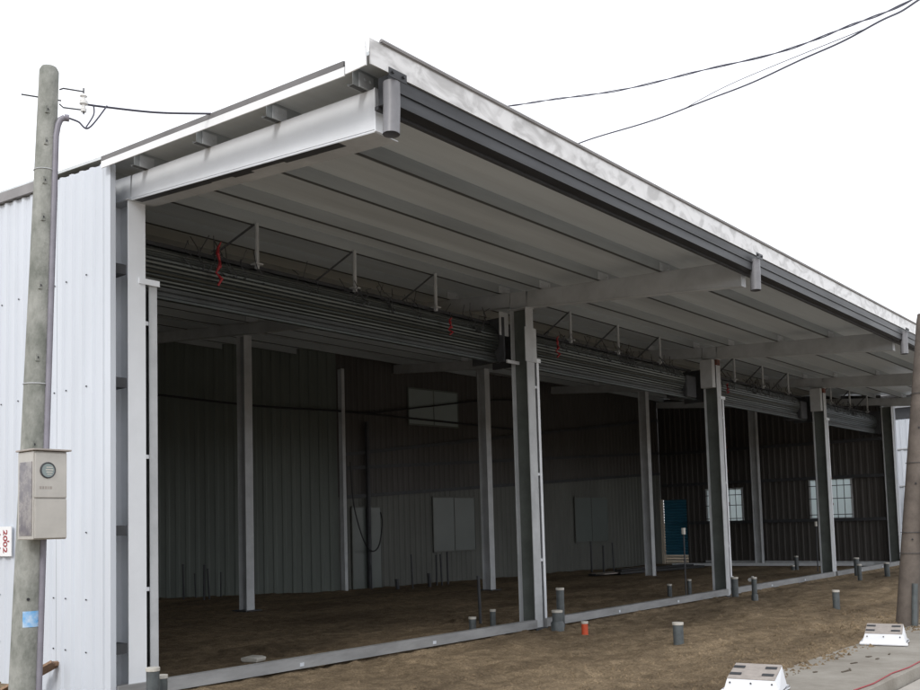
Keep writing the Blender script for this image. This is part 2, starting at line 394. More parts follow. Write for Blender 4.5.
# --- back walls
lo = lambda P0, P1: (lambda p, z0, z1: z0+(z1-z0)*((p.x-P0[0])/(P1[0]-P0[0])))
for k in range(3):
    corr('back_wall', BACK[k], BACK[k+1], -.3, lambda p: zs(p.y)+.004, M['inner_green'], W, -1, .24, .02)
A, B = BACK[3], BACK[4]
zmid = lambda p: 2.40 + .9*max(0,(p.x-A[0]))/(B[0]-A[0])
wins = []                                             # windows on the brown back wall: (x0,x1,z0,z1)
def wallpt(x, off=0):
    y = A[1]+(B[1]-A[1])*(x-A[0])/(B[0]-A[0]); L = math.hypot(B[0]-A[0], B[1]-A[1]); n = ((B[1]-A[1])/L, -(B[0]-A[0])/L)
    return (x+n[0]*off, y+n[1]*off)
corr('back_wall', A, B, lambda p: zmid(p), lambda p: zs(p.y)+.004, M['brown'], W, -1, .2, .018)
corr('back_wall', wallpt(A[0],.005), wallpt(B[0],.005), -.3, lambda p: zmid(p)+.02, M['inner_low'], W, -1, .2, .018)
def wall_window(x0, x1, z0, z1, pane, fr, bars=False):
    (ax,ay),(bx,by) = wallpt(x0,.05), wallpt(x1,.05)
    b = MB(); b.obox((ax,ay,(z0+z1)/2), (bx,by,(z0+z1)/2), .012, z1-z0); w = b.build('window', pane, W)
    f = MB()
    for z in (z0,z1): f.obox((ax,ay,z), (bx,by,z), .04, .04)
    for px_, py_ in ((ax,ay),(bx,by),((ax+bx)/2,(ay+by)/2)): f.obox((px_,py_,z0), (px_,py_,z1), .03, .03)
    f.build('window_frame', fr, w)
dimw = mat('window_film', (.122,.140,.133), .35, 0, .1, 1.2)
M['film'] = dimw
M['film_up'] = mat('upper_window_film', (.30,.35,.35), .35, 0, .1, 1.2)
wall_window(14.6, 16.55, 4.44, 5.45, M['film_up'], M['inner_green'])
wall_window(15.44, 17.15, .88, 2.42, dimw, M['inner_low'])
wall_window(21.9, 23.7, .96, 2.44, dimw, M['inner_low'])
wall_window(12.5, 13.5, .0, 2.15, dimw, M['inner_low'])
# girts on the brown wall
for za, zb_ in ((2.40,3.30),(3.50,5.25),(3.15,4.05)):
    (ax,ay),(bx,by) = wallpt(A[0]+.1,.09), wallpt(B[0]-.3,.09)
    b = MB(); b.obox((ax,ay,za),(bx,by,zb_), .05, .09); b.build('wall_girt', M['steel_dark'], W)
# corner post with bright flange and pipe beside it
b = MB(); b.box(12.04,12.15, 9.16,9.18, 0,5.72); b.box(12.085,12.095,9.18,9.34,0,5.72); b.box(12.085,12.30,9.44,9.46,0,5.7); b.build('corner_post', M['steel'], W)
b = MB(); b.tube([(13.0,9.2,-.1),(13.0,9.2,4.4)], .06, 10); b.build('drain_pipe', M['steel_dark'], W)
# --- far end wall (brown) with two barred windows and a blue shutter door
EX = 27.05
holes = [(1.35,2.65,1.55,2.82), (4.92,6.2,1.50,2.65), (6.98,7.86,-.02,2.34)]
def endz(p): return zs(p.y)-.04
ys = sorted({.33, 7.95} | {h[0] for h in holes} | {h[1] for h in holes})
for a, b_ in zip(ys, ys[1:]):
    h = next((h for h in holes if h[0] <= a and b_ <= h[1]), None)
    if not h: corr('end_wall', (EX,a), (EX,b_), -.1, endz, M['brown'], W, 1, .2, .016)
    else:
        corr('end_wall', (EX,a), (EX,b_), h[3], endz, M['brown'], W, 1, .2, .016)
        if h[2] > 0: corr('end_wall', (EX,a), (EX,b_), -.1, h[2], M['brown'], W, 1, .2, .016)
for y0_, y1_, z0, z1 in holes[:2]:
    b = MB(); b.box(EX+.01, EX+.016, y0_, y1_, z0, z1); w = b.build('window', M['pane'], W)
    f = MB(); 
    for z in (z0,z1): f.box(EX-.05, EX+.03, y0_-.03, y1_+.03, z-.025, z+.025)
    for y in (y0_,y1_): f.box(EX-.049, EX+.029, y-.025, y+.025, z0+.026, z1-.026)
    f.build('window_frame', M['steel'], w)
    f = MB(); n = 5
    for q in range(1,n+1): yy = y0_+(y1_-y0_)*q/(n+1); f.box(EX-.075,EX-.06,yy-.009,yy+.009,z0-.02,z1+.02)
    for zz in (z0+.12, (z0+z1)/2, z1-.22): f.box(EX-.09,EX-.0755,y0_-.02,y1_+.02,zz-.012,zz+.012)
    f.build('window_grille', M['steel_dark'], w)
y0_, y1_, z0, z1 = holes[2]
b = MB(); z = .36
while z < z1-.01: b.add([(EX+.0,y0_,z),(EX+.0,y1_,z),(EX+.03,y1_,z+.06),(EX+.03,y0_,z+.06),(EX,y0_,z+.1),(EX,y1_,z+.1)], [(0,1,2,3),(3,2,5,4)]); z += .1
dr = b.build('shutter_door', M['blue_shutter'], W)
b = MB()
for z in (.03,.14,.25): b.box(EX+.0,EX+.02,y0_,y1_,z+.005,z+.095)
b.build('door_base', M['cream'], dr)
b = MB(); b.box(EX-.1,EX-.03,y1_,y1_+.09,0,z1+.03); b.build('door_frame', M['cream'], dr)
for z in (.12, 1.50, 2.86, 4.0):
    if z < 1: b = MB(); b.box(EX-.10,EX-.035,.35,6.3,z-.06,z+.06)
    else: b = MB(); b.box(EX-.16,EX-.10,.35,6.9 if z < 2 else 7.8,z-.05,z+.05)
    b.build('wall_girt', M['steel_dark'] if z > 1 else M['steel'], W)
# end wall trim at the front, white
f = MB(); f.box(EX-.02, EX+.16, -.012, .04, .0, 5.1); f.build('corner_trim', M['white_sheet'], W)

# --- ground sill beams between the front columns
for i in range(4):
    xa, xb = (XF[i]+.13 if i else -.13), XF[i+1]-.13
    za, z2 = .003*max(0,xa-4), .003*max(0,xb-4)
    b = MB(); hgt = .125
    b.extr([(-.05,0),(.05,0),(.05,hgt),(-.05,hgt)], (xa,.0,za+.01), (xb,.0,z2+.01))
    so = b.build('sill_beam', M['sill'], W, bevel=0)
    for q in (.33,.66):
        x = xa+(xb-xa)*q; zz = .003*max(0,x-4)+.01
        c = MB(); c.box(x-.03,x+.03,-.058,-.051,zz+.03,zz+.07); c.build('weld_mark', M['white_sheet'], so)

# --- rolled shutters above each bay
CY, CZ, CR = .60, 4.49, .245
def coil(xa, xb):
    b = MB(); n = 32
    prof = []
    for k in range(n):
        for t, rr in ((0,1.),(.40,1.03),(.70,1.0),(.86,.95)):
            a = 2*math.pi*(k+t)/n; prof.append((math.cos(a)*CR*rr, math.sin(a)*CR*rr))
    b.extr(prof, (xa,CY,CZ), (xb,CY,CZ)); return b
for i in range(4):
    xa, xb = XF[i]+.28, XF[i+1]-.34
    xe = xb if i in (0,3) else xb-.5
    co = coil(xa, xe).build('roller_shutter', M['galv'], W)
    b = MB(); prof = []
    for k in range(2): prof += [(-.004,-.33+k*.06),(.010,-.33+k*.06+.012),(.010,-.33+k*.06+.048),(-.004,-.33+k*.06+.06)]
    prof += [(-.010, prof[-1][1]), (-.010, prof[0][1])]
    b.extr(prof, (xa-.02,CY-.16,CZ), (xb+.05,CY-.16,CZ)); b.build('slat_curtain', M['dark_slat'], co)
    b = MB(); b.box(xa-.05, xb+.10, CY-.20, CY-.13, 4.13, 4.155); b.build('bottom_bar', M['galv'], co)
    b = MB(); b.box(xa-.1, xb+.2, CY-.06, CY+.0, CZ+CR+.02, CZ+CR+.065); b.build('hood_angle', M['steel_dark'], co)
    if i in (1,2):
        b = MB(); b.box(xe+.06, xe+.50, CY-.26, CY+.22, CZ-.34, CZ+.12); b.build('motor_housing', M['steel_dark'], co, bevel=.03)
    else:
        b = MB(); b.box(xe+.02, xe+.06, CY-.32, CY+.3, CZ-.36, CZ+.34); b.build('bearing_plate', M['steel_dark'], co)
    b = MB(); b.box(xa-.06, xa-.02, CY-.32, CY+.3, CZ-.36, CZ+.34); b.build('bearing_plate', M['steel_dark'], co)
    rnd = random.Random(20+i)
    for q in range(28):                               # loose binding wires
        x = xa+(xe-xa)*rnd.uniform(.08,.95); a = rnd.uniform(-.3,.3); pts = []
        for s_ in range(7):
            t = s_/6; pts.append((x+a*t+rnd.uniform(-.05,.05), CY-.28+rnd.uniform(-.06,.06)+.1*t, CZ+.02+.42*t*rnd.uniform(.6,1.1)))
        b = MB(); b.tube(pts, .006, 5); b.build('binding_wire', M['steel_dark'], co)
    for x_, l_ in {0:((1.35,.36),(5.5,.18)),1:((8.35,.26),),2:((15.2,.16),),3:()}[i]:
        pts = [(x_+.03*math.sin(k*2.1), CY-.34+.02*math.cos(k*3), CZ-.12+l_*k/6*1.2) for k in range(8)]
        b = MB(); b.tube(pts, [.014,.022,.010,.025,.012,.022,.016,.006], 5); b.build('red_ribbon', M['red'], co)
# --- hangers from the purlin
for i in range(4):
    for dx in (1.95, 3.62, 5.30):
        x = XF[i]+dx; y = .50; zt = zbt(y)+.02
        if x > XF[i+1]-.3: continue
        b = MB(); b.tube([(x,y-.04,zt),(x,y-.04,zt-.50)], .026, 8); h = b.build('hanger_rod', M['steel'], W)
        b = MB(); b.box(x-.055,x+.055,y-.095,y+.015,zt-.515,zt-.50); b.box(x-.02,x+.02,y-.06,y-.02,zt-.56,zt-.515); b.build('foot_plate', M['steel'], h)
        b = MB(); b.obox((x-.03,y-.03,zt-.02),(x-.55,y+.25,zt-.52), .025, .025); b.obox((x+.03,y+.02,zt-.56),(x+.55,y+.05,zt-.58), .02,.02); b.obox((x-.03,y+.02,zt-.54),(x-.45,y+.3,zt-.6), .02,.02)
        b.build('brace', M['steel_dark'], h)

# ------------------------------------------------------------------ ground
def gz(x, y):
    h = .003*max(0,min(x,27)-4)
    n = noise.fractal(Vector((x*.55,y*.9,0)), 1., 2., 5)*.030
    n2 = noise.fractal(Vector((x*3.1,y*3.1,5)), .7, 2., 6)*.022
    if -4.9 < y < 13 and -1 < x < 27: 
        r_ = noise.noise(Vector((x*.45,y*.5,9)))
        out = 1 if y < -.35 else .6
        h += n*1.5*out + n2*(1.1+1.4*max(0,r_))
        # shallow ruts left by barrows and machines, and soil pushed against the sill
        for c0, am, w in ((-2.3+.35*math.sin(x*.35),.035,.13),(-3.25+.30*math.sin(x*.35+.3),.035,.13)):
            k = (y-c0)/w; h += am*(-math.exp(-k*k)+.55*math.exp(-((abs(k)-1.9)/.8)**2))*max(0,min(1,.6+1.2*noise.noise(Vector((x*.5,c0,4)))))
        h += .05*math.exp(-((y+.62)/.30)**2)*max(0,noise.noise(Vector((x*.8,2,6)))+.15)
        h += .06*math.exp(-((y+4.35)/.35)**2)*(.4+.8*noise.noise(Vector((x*.9,1,3))))
    if y > .4 and y < 12: h -= .02
    h -= .05*math.exp(-((y+.22)/.16)**2)
    edge = -4.46 + .10*noise.noise(Vector((x*.8,0,1))) + .05*noise.noise(Vector((x*3,0,7)))
    t = max(0, min(1, (edge-y)/.25)); h = h*(1-t) - .30*t
    if abs(y) < .12 and h > .02: h = .02+ .003*max(0,min(x,27)-4)
    return h
def grid(xs, ys, name, m, f):
    vs = [(x,y,f(x,y)) for y in ys for x in xs]; nx = len(xs); fs = [(j*nx+i, j*nx+i+1, (j+1)*nx+i+1, (j+1)*nx+i) for j in range(len(ys)-1) for i in range(nx-1)]
    me = bpy.data.meshes.new(name); me.from_pydata(vs, [], fs); me.materials.append(m); me.polygons.foreach_set('use_smooth',[True]*len(fs))
    o = bpy.data.objects.new(name, me); COL.objects.link(o); return o
def axis(segs):
    out = []
    for a, b_, st in segs:
        n = max(1, round((b_-a)/st)); out += [a+(b_-a)*k/n for k in range(n)]
    return out+[segs[-1][1]]
xs = axis([(-600,-60,90),(-60,-8,8),(-8,0,.5),(0,9,.035),(9,16,.07),(16,28,.2),(28,60,4),(60,600,90)])
yg = axis([(-600,-60,90),(-60,-8,8),(-8,-5,.5),(-5,.3,.035),(.3,3,.07),(3,13,.2),(13,60,6),(60,600,90)])
tag(grid(xs, yg, 'ground', M['dirt'], gz), 'brown trampled dirt in front of and inside the warehouse', 'dirt ground', kind='structure')
# road kerb strip
b = MB(); xk = -40.
while xk < 60: b.box(xk+.004, xk+3.996, -5.58, -4.50, -.35, .018); xk += 4.
tag(b.build('pavement', M['slab'], bevel=.006), 'worn concrete strip along the dirt', 'pavement', kind='structure')
b = MB(); b.box(-300, 300, -14, -5.60, -.34, -.10); tag(b.build('road', M['road_concrete']), 'pale concrete road below the strip kerb', 'road', kind='structure')
b = MB(); pts = [(4.0,-5.50,.028),(4.5,-5.53,.026),(5.2,-5.50,.027),(5.7,-5.53,.026),(6.4,-5.51,.027),(8.,-5.53,.026)]
b.tube(pts, .007, 5); tag(b.build('marking_string', M['red']), 'thin red string lying along the outer edge of the concrete strip', 'string')
# marks on the slab
def clods():
    b = MB(); rnd = random.Random(11)
    for k in range(3600):
        x = rnd.uniform(.5,12); y = -4.75+abs(rnd.gauss(0,1.3))
        if y > -.15: continue
        if noise.noise(Vector((x*.7,y*.7,2))) < rnd.uniform(-.4,.5) - (.5 if y < -4.1 else 0): continue
        s_ = abs(rnd.gauss(0,.014))+.007; z = max(gz(x,y), .018 if y < -4.5 else -9)
        a = rnd.uniform(0,6.28); vs = []
        for t in range(5): vs.append((x+s_*math.cos(a+t*1.257)*rnd.uniform(.7,1.3), y+s_*math.sin(a+t*1.257)*rnd.uniform(.7,1.3), z-.002))
        vs.append((x+rnd.uniform(-.3,.3)*s_, y+rnd.uniform(-.3,.3)*s_, z+s_*rnd.uniform(.6,1.1)))
        b.add(vs, [(t,(t+1)%5,5) for t in range(5)])
    return b
tag(clods().build('dirt_clods', M['dirt']), 'loose crumbs and clods of dirt scattered on the ground', 'dirt', kind='stuff')

b = MB(); rnd = random.Random(4)
for k in range(12):
    x = rnd.uniform(3.8,8.5); y = rnd.gauss(-4.95,.12); a = rnd.uniform(-.5,.5); l = rnd.uniform(.02,.07)
    b.obox((x-l*math.cos(a),y-l*math.sin(a),.024),(x+l*math.cos(a),y+l*math.sin(a),.026), rnd.uniform(.015,.04), .008)
tag(b.build('wood_chips', M['dark_chip']), 'dark chips and scraps scattered on the concrete strip', 'debris', kind='stuff')

# ------------------------------------------------------------------ pipes in the ground
def pipe(x, y, ztop, dia, label, name='pipe_stub', m='pvc', cap=True, group='pipe stubs in the dirt', lean=(0,0), sock=False):
    g0 = gz(x,y); r_ = dia/2; H = ztop-g0; e = empty(name, (x,y,g0)); tag(e, label, 'pipe', group)
    b = MB(); b.tube([(0,0,-.15),(lean[0]*.5,lean[1]*.5,H*.5),(lean[0],lean[1],H-.035)], r_*.92, 16); b.build('pipe_body', M[m], e, smooth=True)
    b = MB(); L = Vector((lean[0],lean[1],0))
    b.tube([L+Vector((0,0,H-.034)), L+Vector((0,0,H))], r_*1.0, 16); b.build('pipe_end', M['cap'] if cap else M[m], e, smooth=True, bevel=.003)
    if sock:
        b = MB(); b.tube([(0,0,-.1),(0,0,.10),(0,0,.13)], [r_*1.18,r_*1.18,r_*.95], 16); b.build('socket', M[m], e, smooth=True)
    return e
pipe(-.03,-.48,.34,.135,'wider pale-capped grey pipe stub at the foot of the white corner column')
pipe(.15,-.37,.24,.105,'narrower pale-capped grey pipe stub right of the wider one by the corner column')
pipe(6.50,.79,.20,.12,'short grey pipe stub inside the nearest bay, farther left of the second column')
pipe(7.05,.81,.27,.10,'grey pipe stub just inside the building, close left of the second column')
pipe(7.27,-.31,.62,.13,'tall grey pipe rising in front of the second column foot', sock=False)
pipe(6.80,-.55,.33,.165,'thick short grey pipe with bulging foot in front of the second column', sock=True)
pipe(6.55,-1.16,.22,.10,'orange pipe stub in the dirt right of the second column', m='orange')
pipe(6.48,-2.60,.28,.145,'grey pipe stub standing alone in the open dirt nearest the viewer', lean=(.0,.0))
pipe(13.40,-.45,.45,.14,'thicker grey pipe stub in front of the sill by the third column')
pipe(12.86,-1.06,.49,.105,'thinner grey pipe stub right of the thicker one by the third column', sock=True)
pipe(12.06,-2.80,.34,.125,'grey pipe stub alone in the dirt before the fourth column')
pipe(21.6,-.30,.51,.14,'tall grey pipe stub against the sill right of the fourth column')
pipe(19.63,-.95,.43,.11,'thin grey pipe stub in the middle of the three far ones')
pipe(21.42,-1.09,.40,.14,'grey pipe stub farthest right, left of the tan pole', lean=(-.04,0))
pipe(13.58,1.04,.27,.10,'lower grey pipe stub inside the second bay beside the third column')
pipe(13.74,.67,.37,.09,'taller grey pipe stub inside the second bay beside the third column')
pipe(24.18,2.18,.45,.12,'grey pipe stub inside the far bay left of the fourth column')
pipe(23.61,2.09,.20,.12,'very short pipe stub inside the far bay left of the fourth column')
rods = [(8.60,11.21,.81,.045,'thin rod farthest left at the back wall of the nearest bay'),(8.95,11.2,.56,.035,'shorter thin rod second from left at the back wall'),
 (8.55,10.34,.79,.055,'thicker dark rod of the close pair at the left back wall'),(8.64,10.25,.70,.045,'slimmer rod leaning on the thicker one at the left back wall'),(9.37,10.77,.58,.035,'single thin rod left of the first inner post'),
 (12.74,8.89,.60,.035,'thin rod near the foot of the corner post'),(13.75,8.37,.86,.04,'slanting rod left of the short stubs at the brown wall'),
 (14.63,8.29,.77,.05,'left rod of the pair under the low window'),(14.72,8.18,.80,.05,'middle rod under the low window'),(15.08,8.27,.86,.05,'right rod under the low window'),
 (13.3,8.49,.23,.10,'low thick pipe end near the brown wall, left one'),(14.24,8.2,.31,.09,'low thick pipe end near the brown wall, right one'),
 (21.54,7.65,.95,.055,'left upright of the small bent pipe frame in the second bay'),(21.12,6.98,.80,.065,'bent pipe upright in the middle of the second bay back wall'),(22.26,7.27,.86,.05,'right upright of the pipe group in the second bay'),
 (7.45,1.36,.77,.05,'dark rod standing just inside left of the second column'),(13.11,.45,1.29,.03,'thin stake inside the second bay with a pale tip'),(23.26,1.26,1.30,.035,'thin stake inside the far bay with a pale tip')]
for x,y,zt,w,lb in rods:
    e = empty('service_rod', (x,y,gz(x,y))); tag(e, lb, 'rod', 'rods and thin pipes standing inside')
    ln = random.uniform(-.05,.05)
    b = MB(); b.tube([(0,0,-.1),(ln,0,zt)], w/2, 8); b.build('rod_body', M['steel_dark'], e, smooth=True)
    b = MB()
    if 'stake' in lb: b.box(ln-.05,ln+.05,-.02,.02,zt,zt+.13); b.build('tip', M['cap'], e)
    else: b.tube([(ln,0,zt),(ln,0,zt+.03)], w/2+.004, 8); b.build('rod_cap', M['steel_dark'], e)

# ------------------------------------------------------------------ interior odds and ends
b = MB(); pts = [(.2,11.,4.9),(3.5,10.5,4.8),(7.09,10,4.69),(9.6,9.6,4.60),(12.1,9.25,4.62),(15.,8.98,4.58),(19.,8.6,4.50)]
def smoothc(pts, n=8, sag=0):
    out = []; P_ = [Vector(p) for p in pts]
    for i in range(len(P_)-1):
        p0, p1, p2, p3 = P_[max(i-1,0)], P_[i], P_[i+1], P_[min(i+2,len(P_)-1)]
        for k in range(n):
            t = k/n; out.append(.5*((2*p1)+(p2-p0)*t+(2*p0-5*p1+4*p2-p3)*t*t+(3*p1-p0-3*p2+p3)*t**3))
    return out+[P_[-1]]
b.tube(smoothc(pts), .028, 8); tag(b.build('black_cable', M['black'], smooth=True), 'black cable strung across the inside of the hall past the first inner post', 'cable')
b = MB(); b.tube(smoothc([(13.0,9.15,4.62),(15.2,8.95,4.95),(17.6,8.75,5.30),(19.5,8.5,5.45)]), .022, 6); tag(b.build('black_cable', M['black'], smooth=True), 'second black cable climbing rightwards over the upper window of the brown wall', 'cable')
b = MB(); b.tube(smoothc([(12.25,9.1,3.3),(12.3,9.05,2.2),(12.55,9.0,1.35),(12.85,9.0,1.0),(13.15,9.0,1.12),(13.3,9.0,1.7),(13.35,9.1,2.0)]), .018, 6)
tag(b.build('hanging_cable', M['black'], smooth=True), 'thin cable hanging in a loop beside the corner post', 'cable')
e = empty('plank_stack', (20.6,6.0,0)); tag(e, 'low dark stack of timber lying on the floor by the third inner post', 'timber')
for k,(dx,dy,l) in enumerate(((0,0,5.0),(.6,-.5,4.4),(1.2,-.2,5.2))):
    b = MB(); b.obox((-1+dx,.5+dy,.06+k*.03),(-1+dx+l,-.1+dy,.06+k*.03), .25,.06+.01*k); b.build('plank', M['dark_floor'], e)
for (x,y,l,lb) in ((19.6,6.3,1.3,'pale flat board lying at the back of the second bay, left one'),(22.2,6.9,1.6,'pale flat board lying at the back of the second bay, right one')):
    b = MB(); b.obox((x,y,.09),(x+l,y-.2,.10),.5,.03); tag(b.build('flat_board', M['tan_top'], bevel=.004), lb, 'board', 'boards on the hall floor')
for (x,y,lb) in ((19.1,2.05,'left white fitting lying on the dirt between third and fourth columns'),(18.7,1.35,'right white fitting lying on the dirt between third and fourth columns')):
    e = empty('white_fitting', (x,y,gz(x,y))); tag(e, lb, 'fitting', 'white fittings on the dirt')
    b = MB(); b.tube([(-.12,0,.04),(.12,.03,.05)], [.05,.035], 10); b.build('fitting_body', M['porcelain'], e, smooth=True)
    b = MB(); b.tube([(.12,.03,.05),(.14,.03,.11)], .035, 10); b.build('fitting_spout', M['porcelain'], e, smooth=True)
x,y = 2.45,1.05; b = MB(); b.extr([(-.11,0),(.11,0),(.13,.05),(.07,.065),(-.07,.065),(-.13,.05)], (x-.10,y,gz(x,y)),(x+.10,y+.06,gz(x,y)))
tag(b.build('white_lump', M['cap'], bevel=.015), 'small pale block lying on the dirt just inside the nearest bay', 'block')
# long low pipe along the far end wall floor
b = MB(); b.obox((26.3,.6,.12),(24.6,6.4,.14),.09,.09); tag(b.build('floor_channel', M['steel']), 'pale steel channel lying on the floor before the far end wall', 'channel')

# wood plank leaning against the white wall
e = empty('wood_plank', (-.5,1.0,0)); tag(e, 'brown wooden plank leaning on the white wall beside the left pole', 'plank')
b = MB(); b.obox((-.30,.45,-.10),(.275,-.02,.29), .19,.028, up=(.5,0,1)); b.build('plank_body', M['wood'], e, bevel=.003)
b = MB(); b.obox((.265,-.03,.285),(.28,.02,.292), .10,.036); b.build('plank_cleat', M['wood'], e)

# ------------------------------------------------------------------ white metal boxes on the concrete
def metal_box(loc, rz, label):
    e = empty('metal_box', loc); e.rotation_euler.z = rz; tag(e, label, 'box', 'white metal boxes on the concrete strip')
    L, Wd, h0, h1 = .48, .46, .14, .215
    b = MB(); i = .035                                # tapered body, top sloping
    vs = [(-L/2,-Wd/2,.03),(L/2,-Wd/2,.03),(L/2,Wd/2,.03),(-L/2,Wd/2,.03),(-L/2+i,-Wd/2+i*.3,h0),(L/2-i,-Wd/2+i*.3,h0),(L/2-i,Wd/2-i*.3,h1),(-L/2+i,Wd/2-i*.3,h1)]
    b.add(vs, [(0,1,5,4),(1,2,6,5),(2,3,7,6),(3,0,4,7),(3,2,1,0)]); b.build('box_body', M['white_box'], e, bevel=.004)
    b = MB(); b.add([(v[0]*1.0,v[1],v[2]+.002) for v in vs[4:]]+[(v[0],v[1],v[2]+.008) for v in vs[4:]], [(4,5,6,7),(0,1,5,4),(1,2,6,5),(2,3,7,6),(3,0,4,7),(3,2,1,0)]); tp = b.build('box_top', M['tan_top'], e)
    sl = (h1-h0)/(Wd-.6*i)
    for sx in (-.15,.13):
        for sy in (-.10,.10):
            z = h0+(sy+Wd/2)*sl+.009; s_ = MB(); s_.add([(sx-.05,sy-.03,z-.03*sl),(sx+.05,sy-.03,z-.03*sl),(sx+.05,sy+.03,z+.03*sl),(sx-.05,sy+.03,z+.03*sl),(sx-.05,sy-.03,z+.004-.03*sl),(sx+.05,sy-.03,z+.004-.03*sl),(sx+.05,sy+.03,z+.004+.03*sl),(sx-.05,sy+.03,z+.004+.03*sl)], [(4,5,6,7),(0,1,5,4),(1,2,6,5),(2,3,7,6),(3,0,4,7)])
            s_.build('slot', M['steel_dark'], tp)
    b = MB(); b.tube([(-L/2-.01,-Wd/2-.005,.024),(L/2+.01,-Wd/2-.005,.024),(L/2+.01,Wd/2+.005,.024),(-L/2-.01,Wd/2+.005,.024),(-L/2-.01,-Wd/2-.005,.024)], .020, 8); b.build('box_rim', M['white_box'], e, smooth=True)
    for sx in (-.18,.0,.18):
        b = MB(); b.tube([(sx,-Wd/2+.004,.11),(sx,-Wd/2-.006,.11)], .008, 6); b.build('rivet', M['steel_dark'], e)
metal_box((7.62,-4.78,.020), math.radians(-78), 'white metal box at the foot of the tan pole, farther of two')
metal_box((3.50,-4.80,.020), math.radians(-78), 'white metal box at the bottom edge of the picture, nearer of two')

# ------------------------------------------------------------------ left concrete pole
b0 = Vector((-1.668,-1.222,0)); tp = Vector((-1.52,-1.30,5.34)); ax = (tp-Vector((-1.66,-1.23,.43)))/4.91
e = empty('concrete_pole', (-1.672,-1.222,0)); tag(e, 'grey stained concrete pole leaning before the white side wall on the left', 'utility pole')
axis_ = Vector((ax.x, ax.y, 1)).normalized()
pt = lambda z: axis_*(z/axis_.z)
rad = lambda z: .120 - (.120-.075)*z/5.34
b = MB(); b.tube([pt(z) for z in (-.4,0,1.3,2.6,3.9,5.2,5.33,5.36)], [rad(0),rad(0),rad(1.3),rad(2.6),rad(3.9),rad(5.2),rad(5.3),.06], 28); pole = b.build('pole_shaft', M['concrete_pole'], e, smooth=True)
vd = Vector((-.46,-.89,0)).normalized()               # side of the pole that faces the yard
sd = Vector((.89,-.46,0))
for z in (4.98, 4.72, 4.40, 4.10, 3.55, 2.98, 2.30):
    b = MB(); c = pt(z)+vd*rad(z); a_, u_ = sd*.028, Vector((0,0,.028))
    b.obox(c-vd*.02-u_, c-vd*.02+u_, .052, .05); s1 = b.build('step_socket', M['concrete_pole'], pole)
    b = MB(); b.tube([c+vd*.004-vd*.02, c+vd*.009], .010, 8); b.build('socket_hole', M['black'], s1)
for z in (4.50, 2.78):
    b = MB(); c = pt(z); n = 24; b.tube([c+Vector((math.cos(t),math.sin(t),.02*math.sin(t)))*(rad(z)+.003) for t in [2*math.pi*k/n for k in range(n+1)]], .004, 5); b.build('wire_tie', M['steel'], pole)
b = MB(); cz = .97; n = 14
for k in range(n):
    t0 = -2.35+1.65*k/n; t1 = -2.35+1.65*(k+1)/n
    if k == 9: continue
    P_ = [pt(cz)+Vector((math.cos(t),math.sin(t),0))*(rad(cz)+.003) for t in (t0,t1)]
    b.add([P_[0]-Vector((0,0,.06)),P_[1]-Vector((0,0,.06)),P_[1]+Vector((0,0,.06)),P_[0]+Vector((0,0,.06))],[(0,1,2,3)])
b.build('blue_sticker', M['blue_tag'], pole)
b = MB(); c = pt(1.12)+vd*(rad(1.1)+.002); b.tube([c-vd*.01, c+vd*.006], .012, 8); b.build('socket_hole', M['black'], pole)
# bolt through the top and insulator bracket
z = 5.10
b = MB(); b.tube([pt(z)-sd*.20+Vector((0,0,.01)), pt(z)+sd*.1], .006, 6); b.build('through_bolt', M['steel_dark'], e)
b = MB(); q = pt(5.13)+sd*.085
b.tube([q+Vector((0,0,.06)), q+sd*.03+Vector((0,0,.075)), q+sd*.19+Vector((0,0,.07))], .006, 6); b.build('insulator_bracket', M['steel_dark'], e); b = MB()
b.tube([q-Vector((0,0,.06)), q+sd*.03-Vector((0,0,.085)), q+sd*.19-Vector((0,0,.085))], .006, 6); b.build('insulator_bracket', M['steel_dark'], e)
b = MB(); q2 = q+sd*.185
b.tube([q2+Vector((0,0,h)) for h in (-.10,-.075,-.07,-.045,-.035,-.01,0,.02,.03,.045)], [.022,.026,.016,.016,.034,.034,.016,.016,.030,.022], 12); b.build('insulator', M['porcelain'], e, smooth=True)
b = MB(); b.tube([q2-Vector((0,0,.12)), q2+Vector((0,0,.1))], .006, 6); b.build('insulator_pin', M['steel_dark'], e)
# conduit
b = MB(); cside = sd*.80+vd*.60
cs = lambda z: pt(z)+cside.normalized()*(rad(z)+.008)
pts = [cs(z) for z in (-.2,1.,2.,3.,4.,4.78)]+[cs(4.87)+sd*.012, cs(4.92)+sd*.03, cs(4.94)+sd*.06]
b.tube(pts, .024, 12); b.build('conduit', M['conduit'], e, smooth=True)
b = MB(); b.tube([cs(4.94)+sd*.06, cs(4.94)+sd*.095], .028, 12); b.build('conduit_head', M['conduit'], e, smooth=True)
base = Vector(e.location)
def catm(name, pts, r_, lab, m='cable', n=8, group=None):
    b = MB(); b.tube(smoothc(pts, n), r_*1.25, 6); return tag(b.build(name, M[m], smooth=True), lab, 'cable', group)
P1 = base+q2+Vector((.02,-.0,-.03)); Pend = Vector((-.26,-1.75,5.235))
pA = P1+(Pend-P1)*.14
catm('service_cable', [P1, pA+Vector((0,0,-.01)), P1+(Pend-P1)*.55+Vector((0,0,-.025)), Pend], .007, 'cable running from the left pole insulator to the roof edge')
c0 = base+cs(4.94)+sd*.095
catm('drip_cable', [c0, c0+sd*.07-Vector((0,0,.02)), c0+sd*.15-Vector((0,0,.06)), P1+(Pend-P1)*.16], .006, 'short drooping cable from the conduit head up to the service cable')
catm('drip_loop', [P1+sd*.06, P1+sd*.06-Vector((0,0,.08)), c0+sd*.13-Vector((0,0,.055))], .005, 'short loop of wire hanging from the insulator on the left pole')

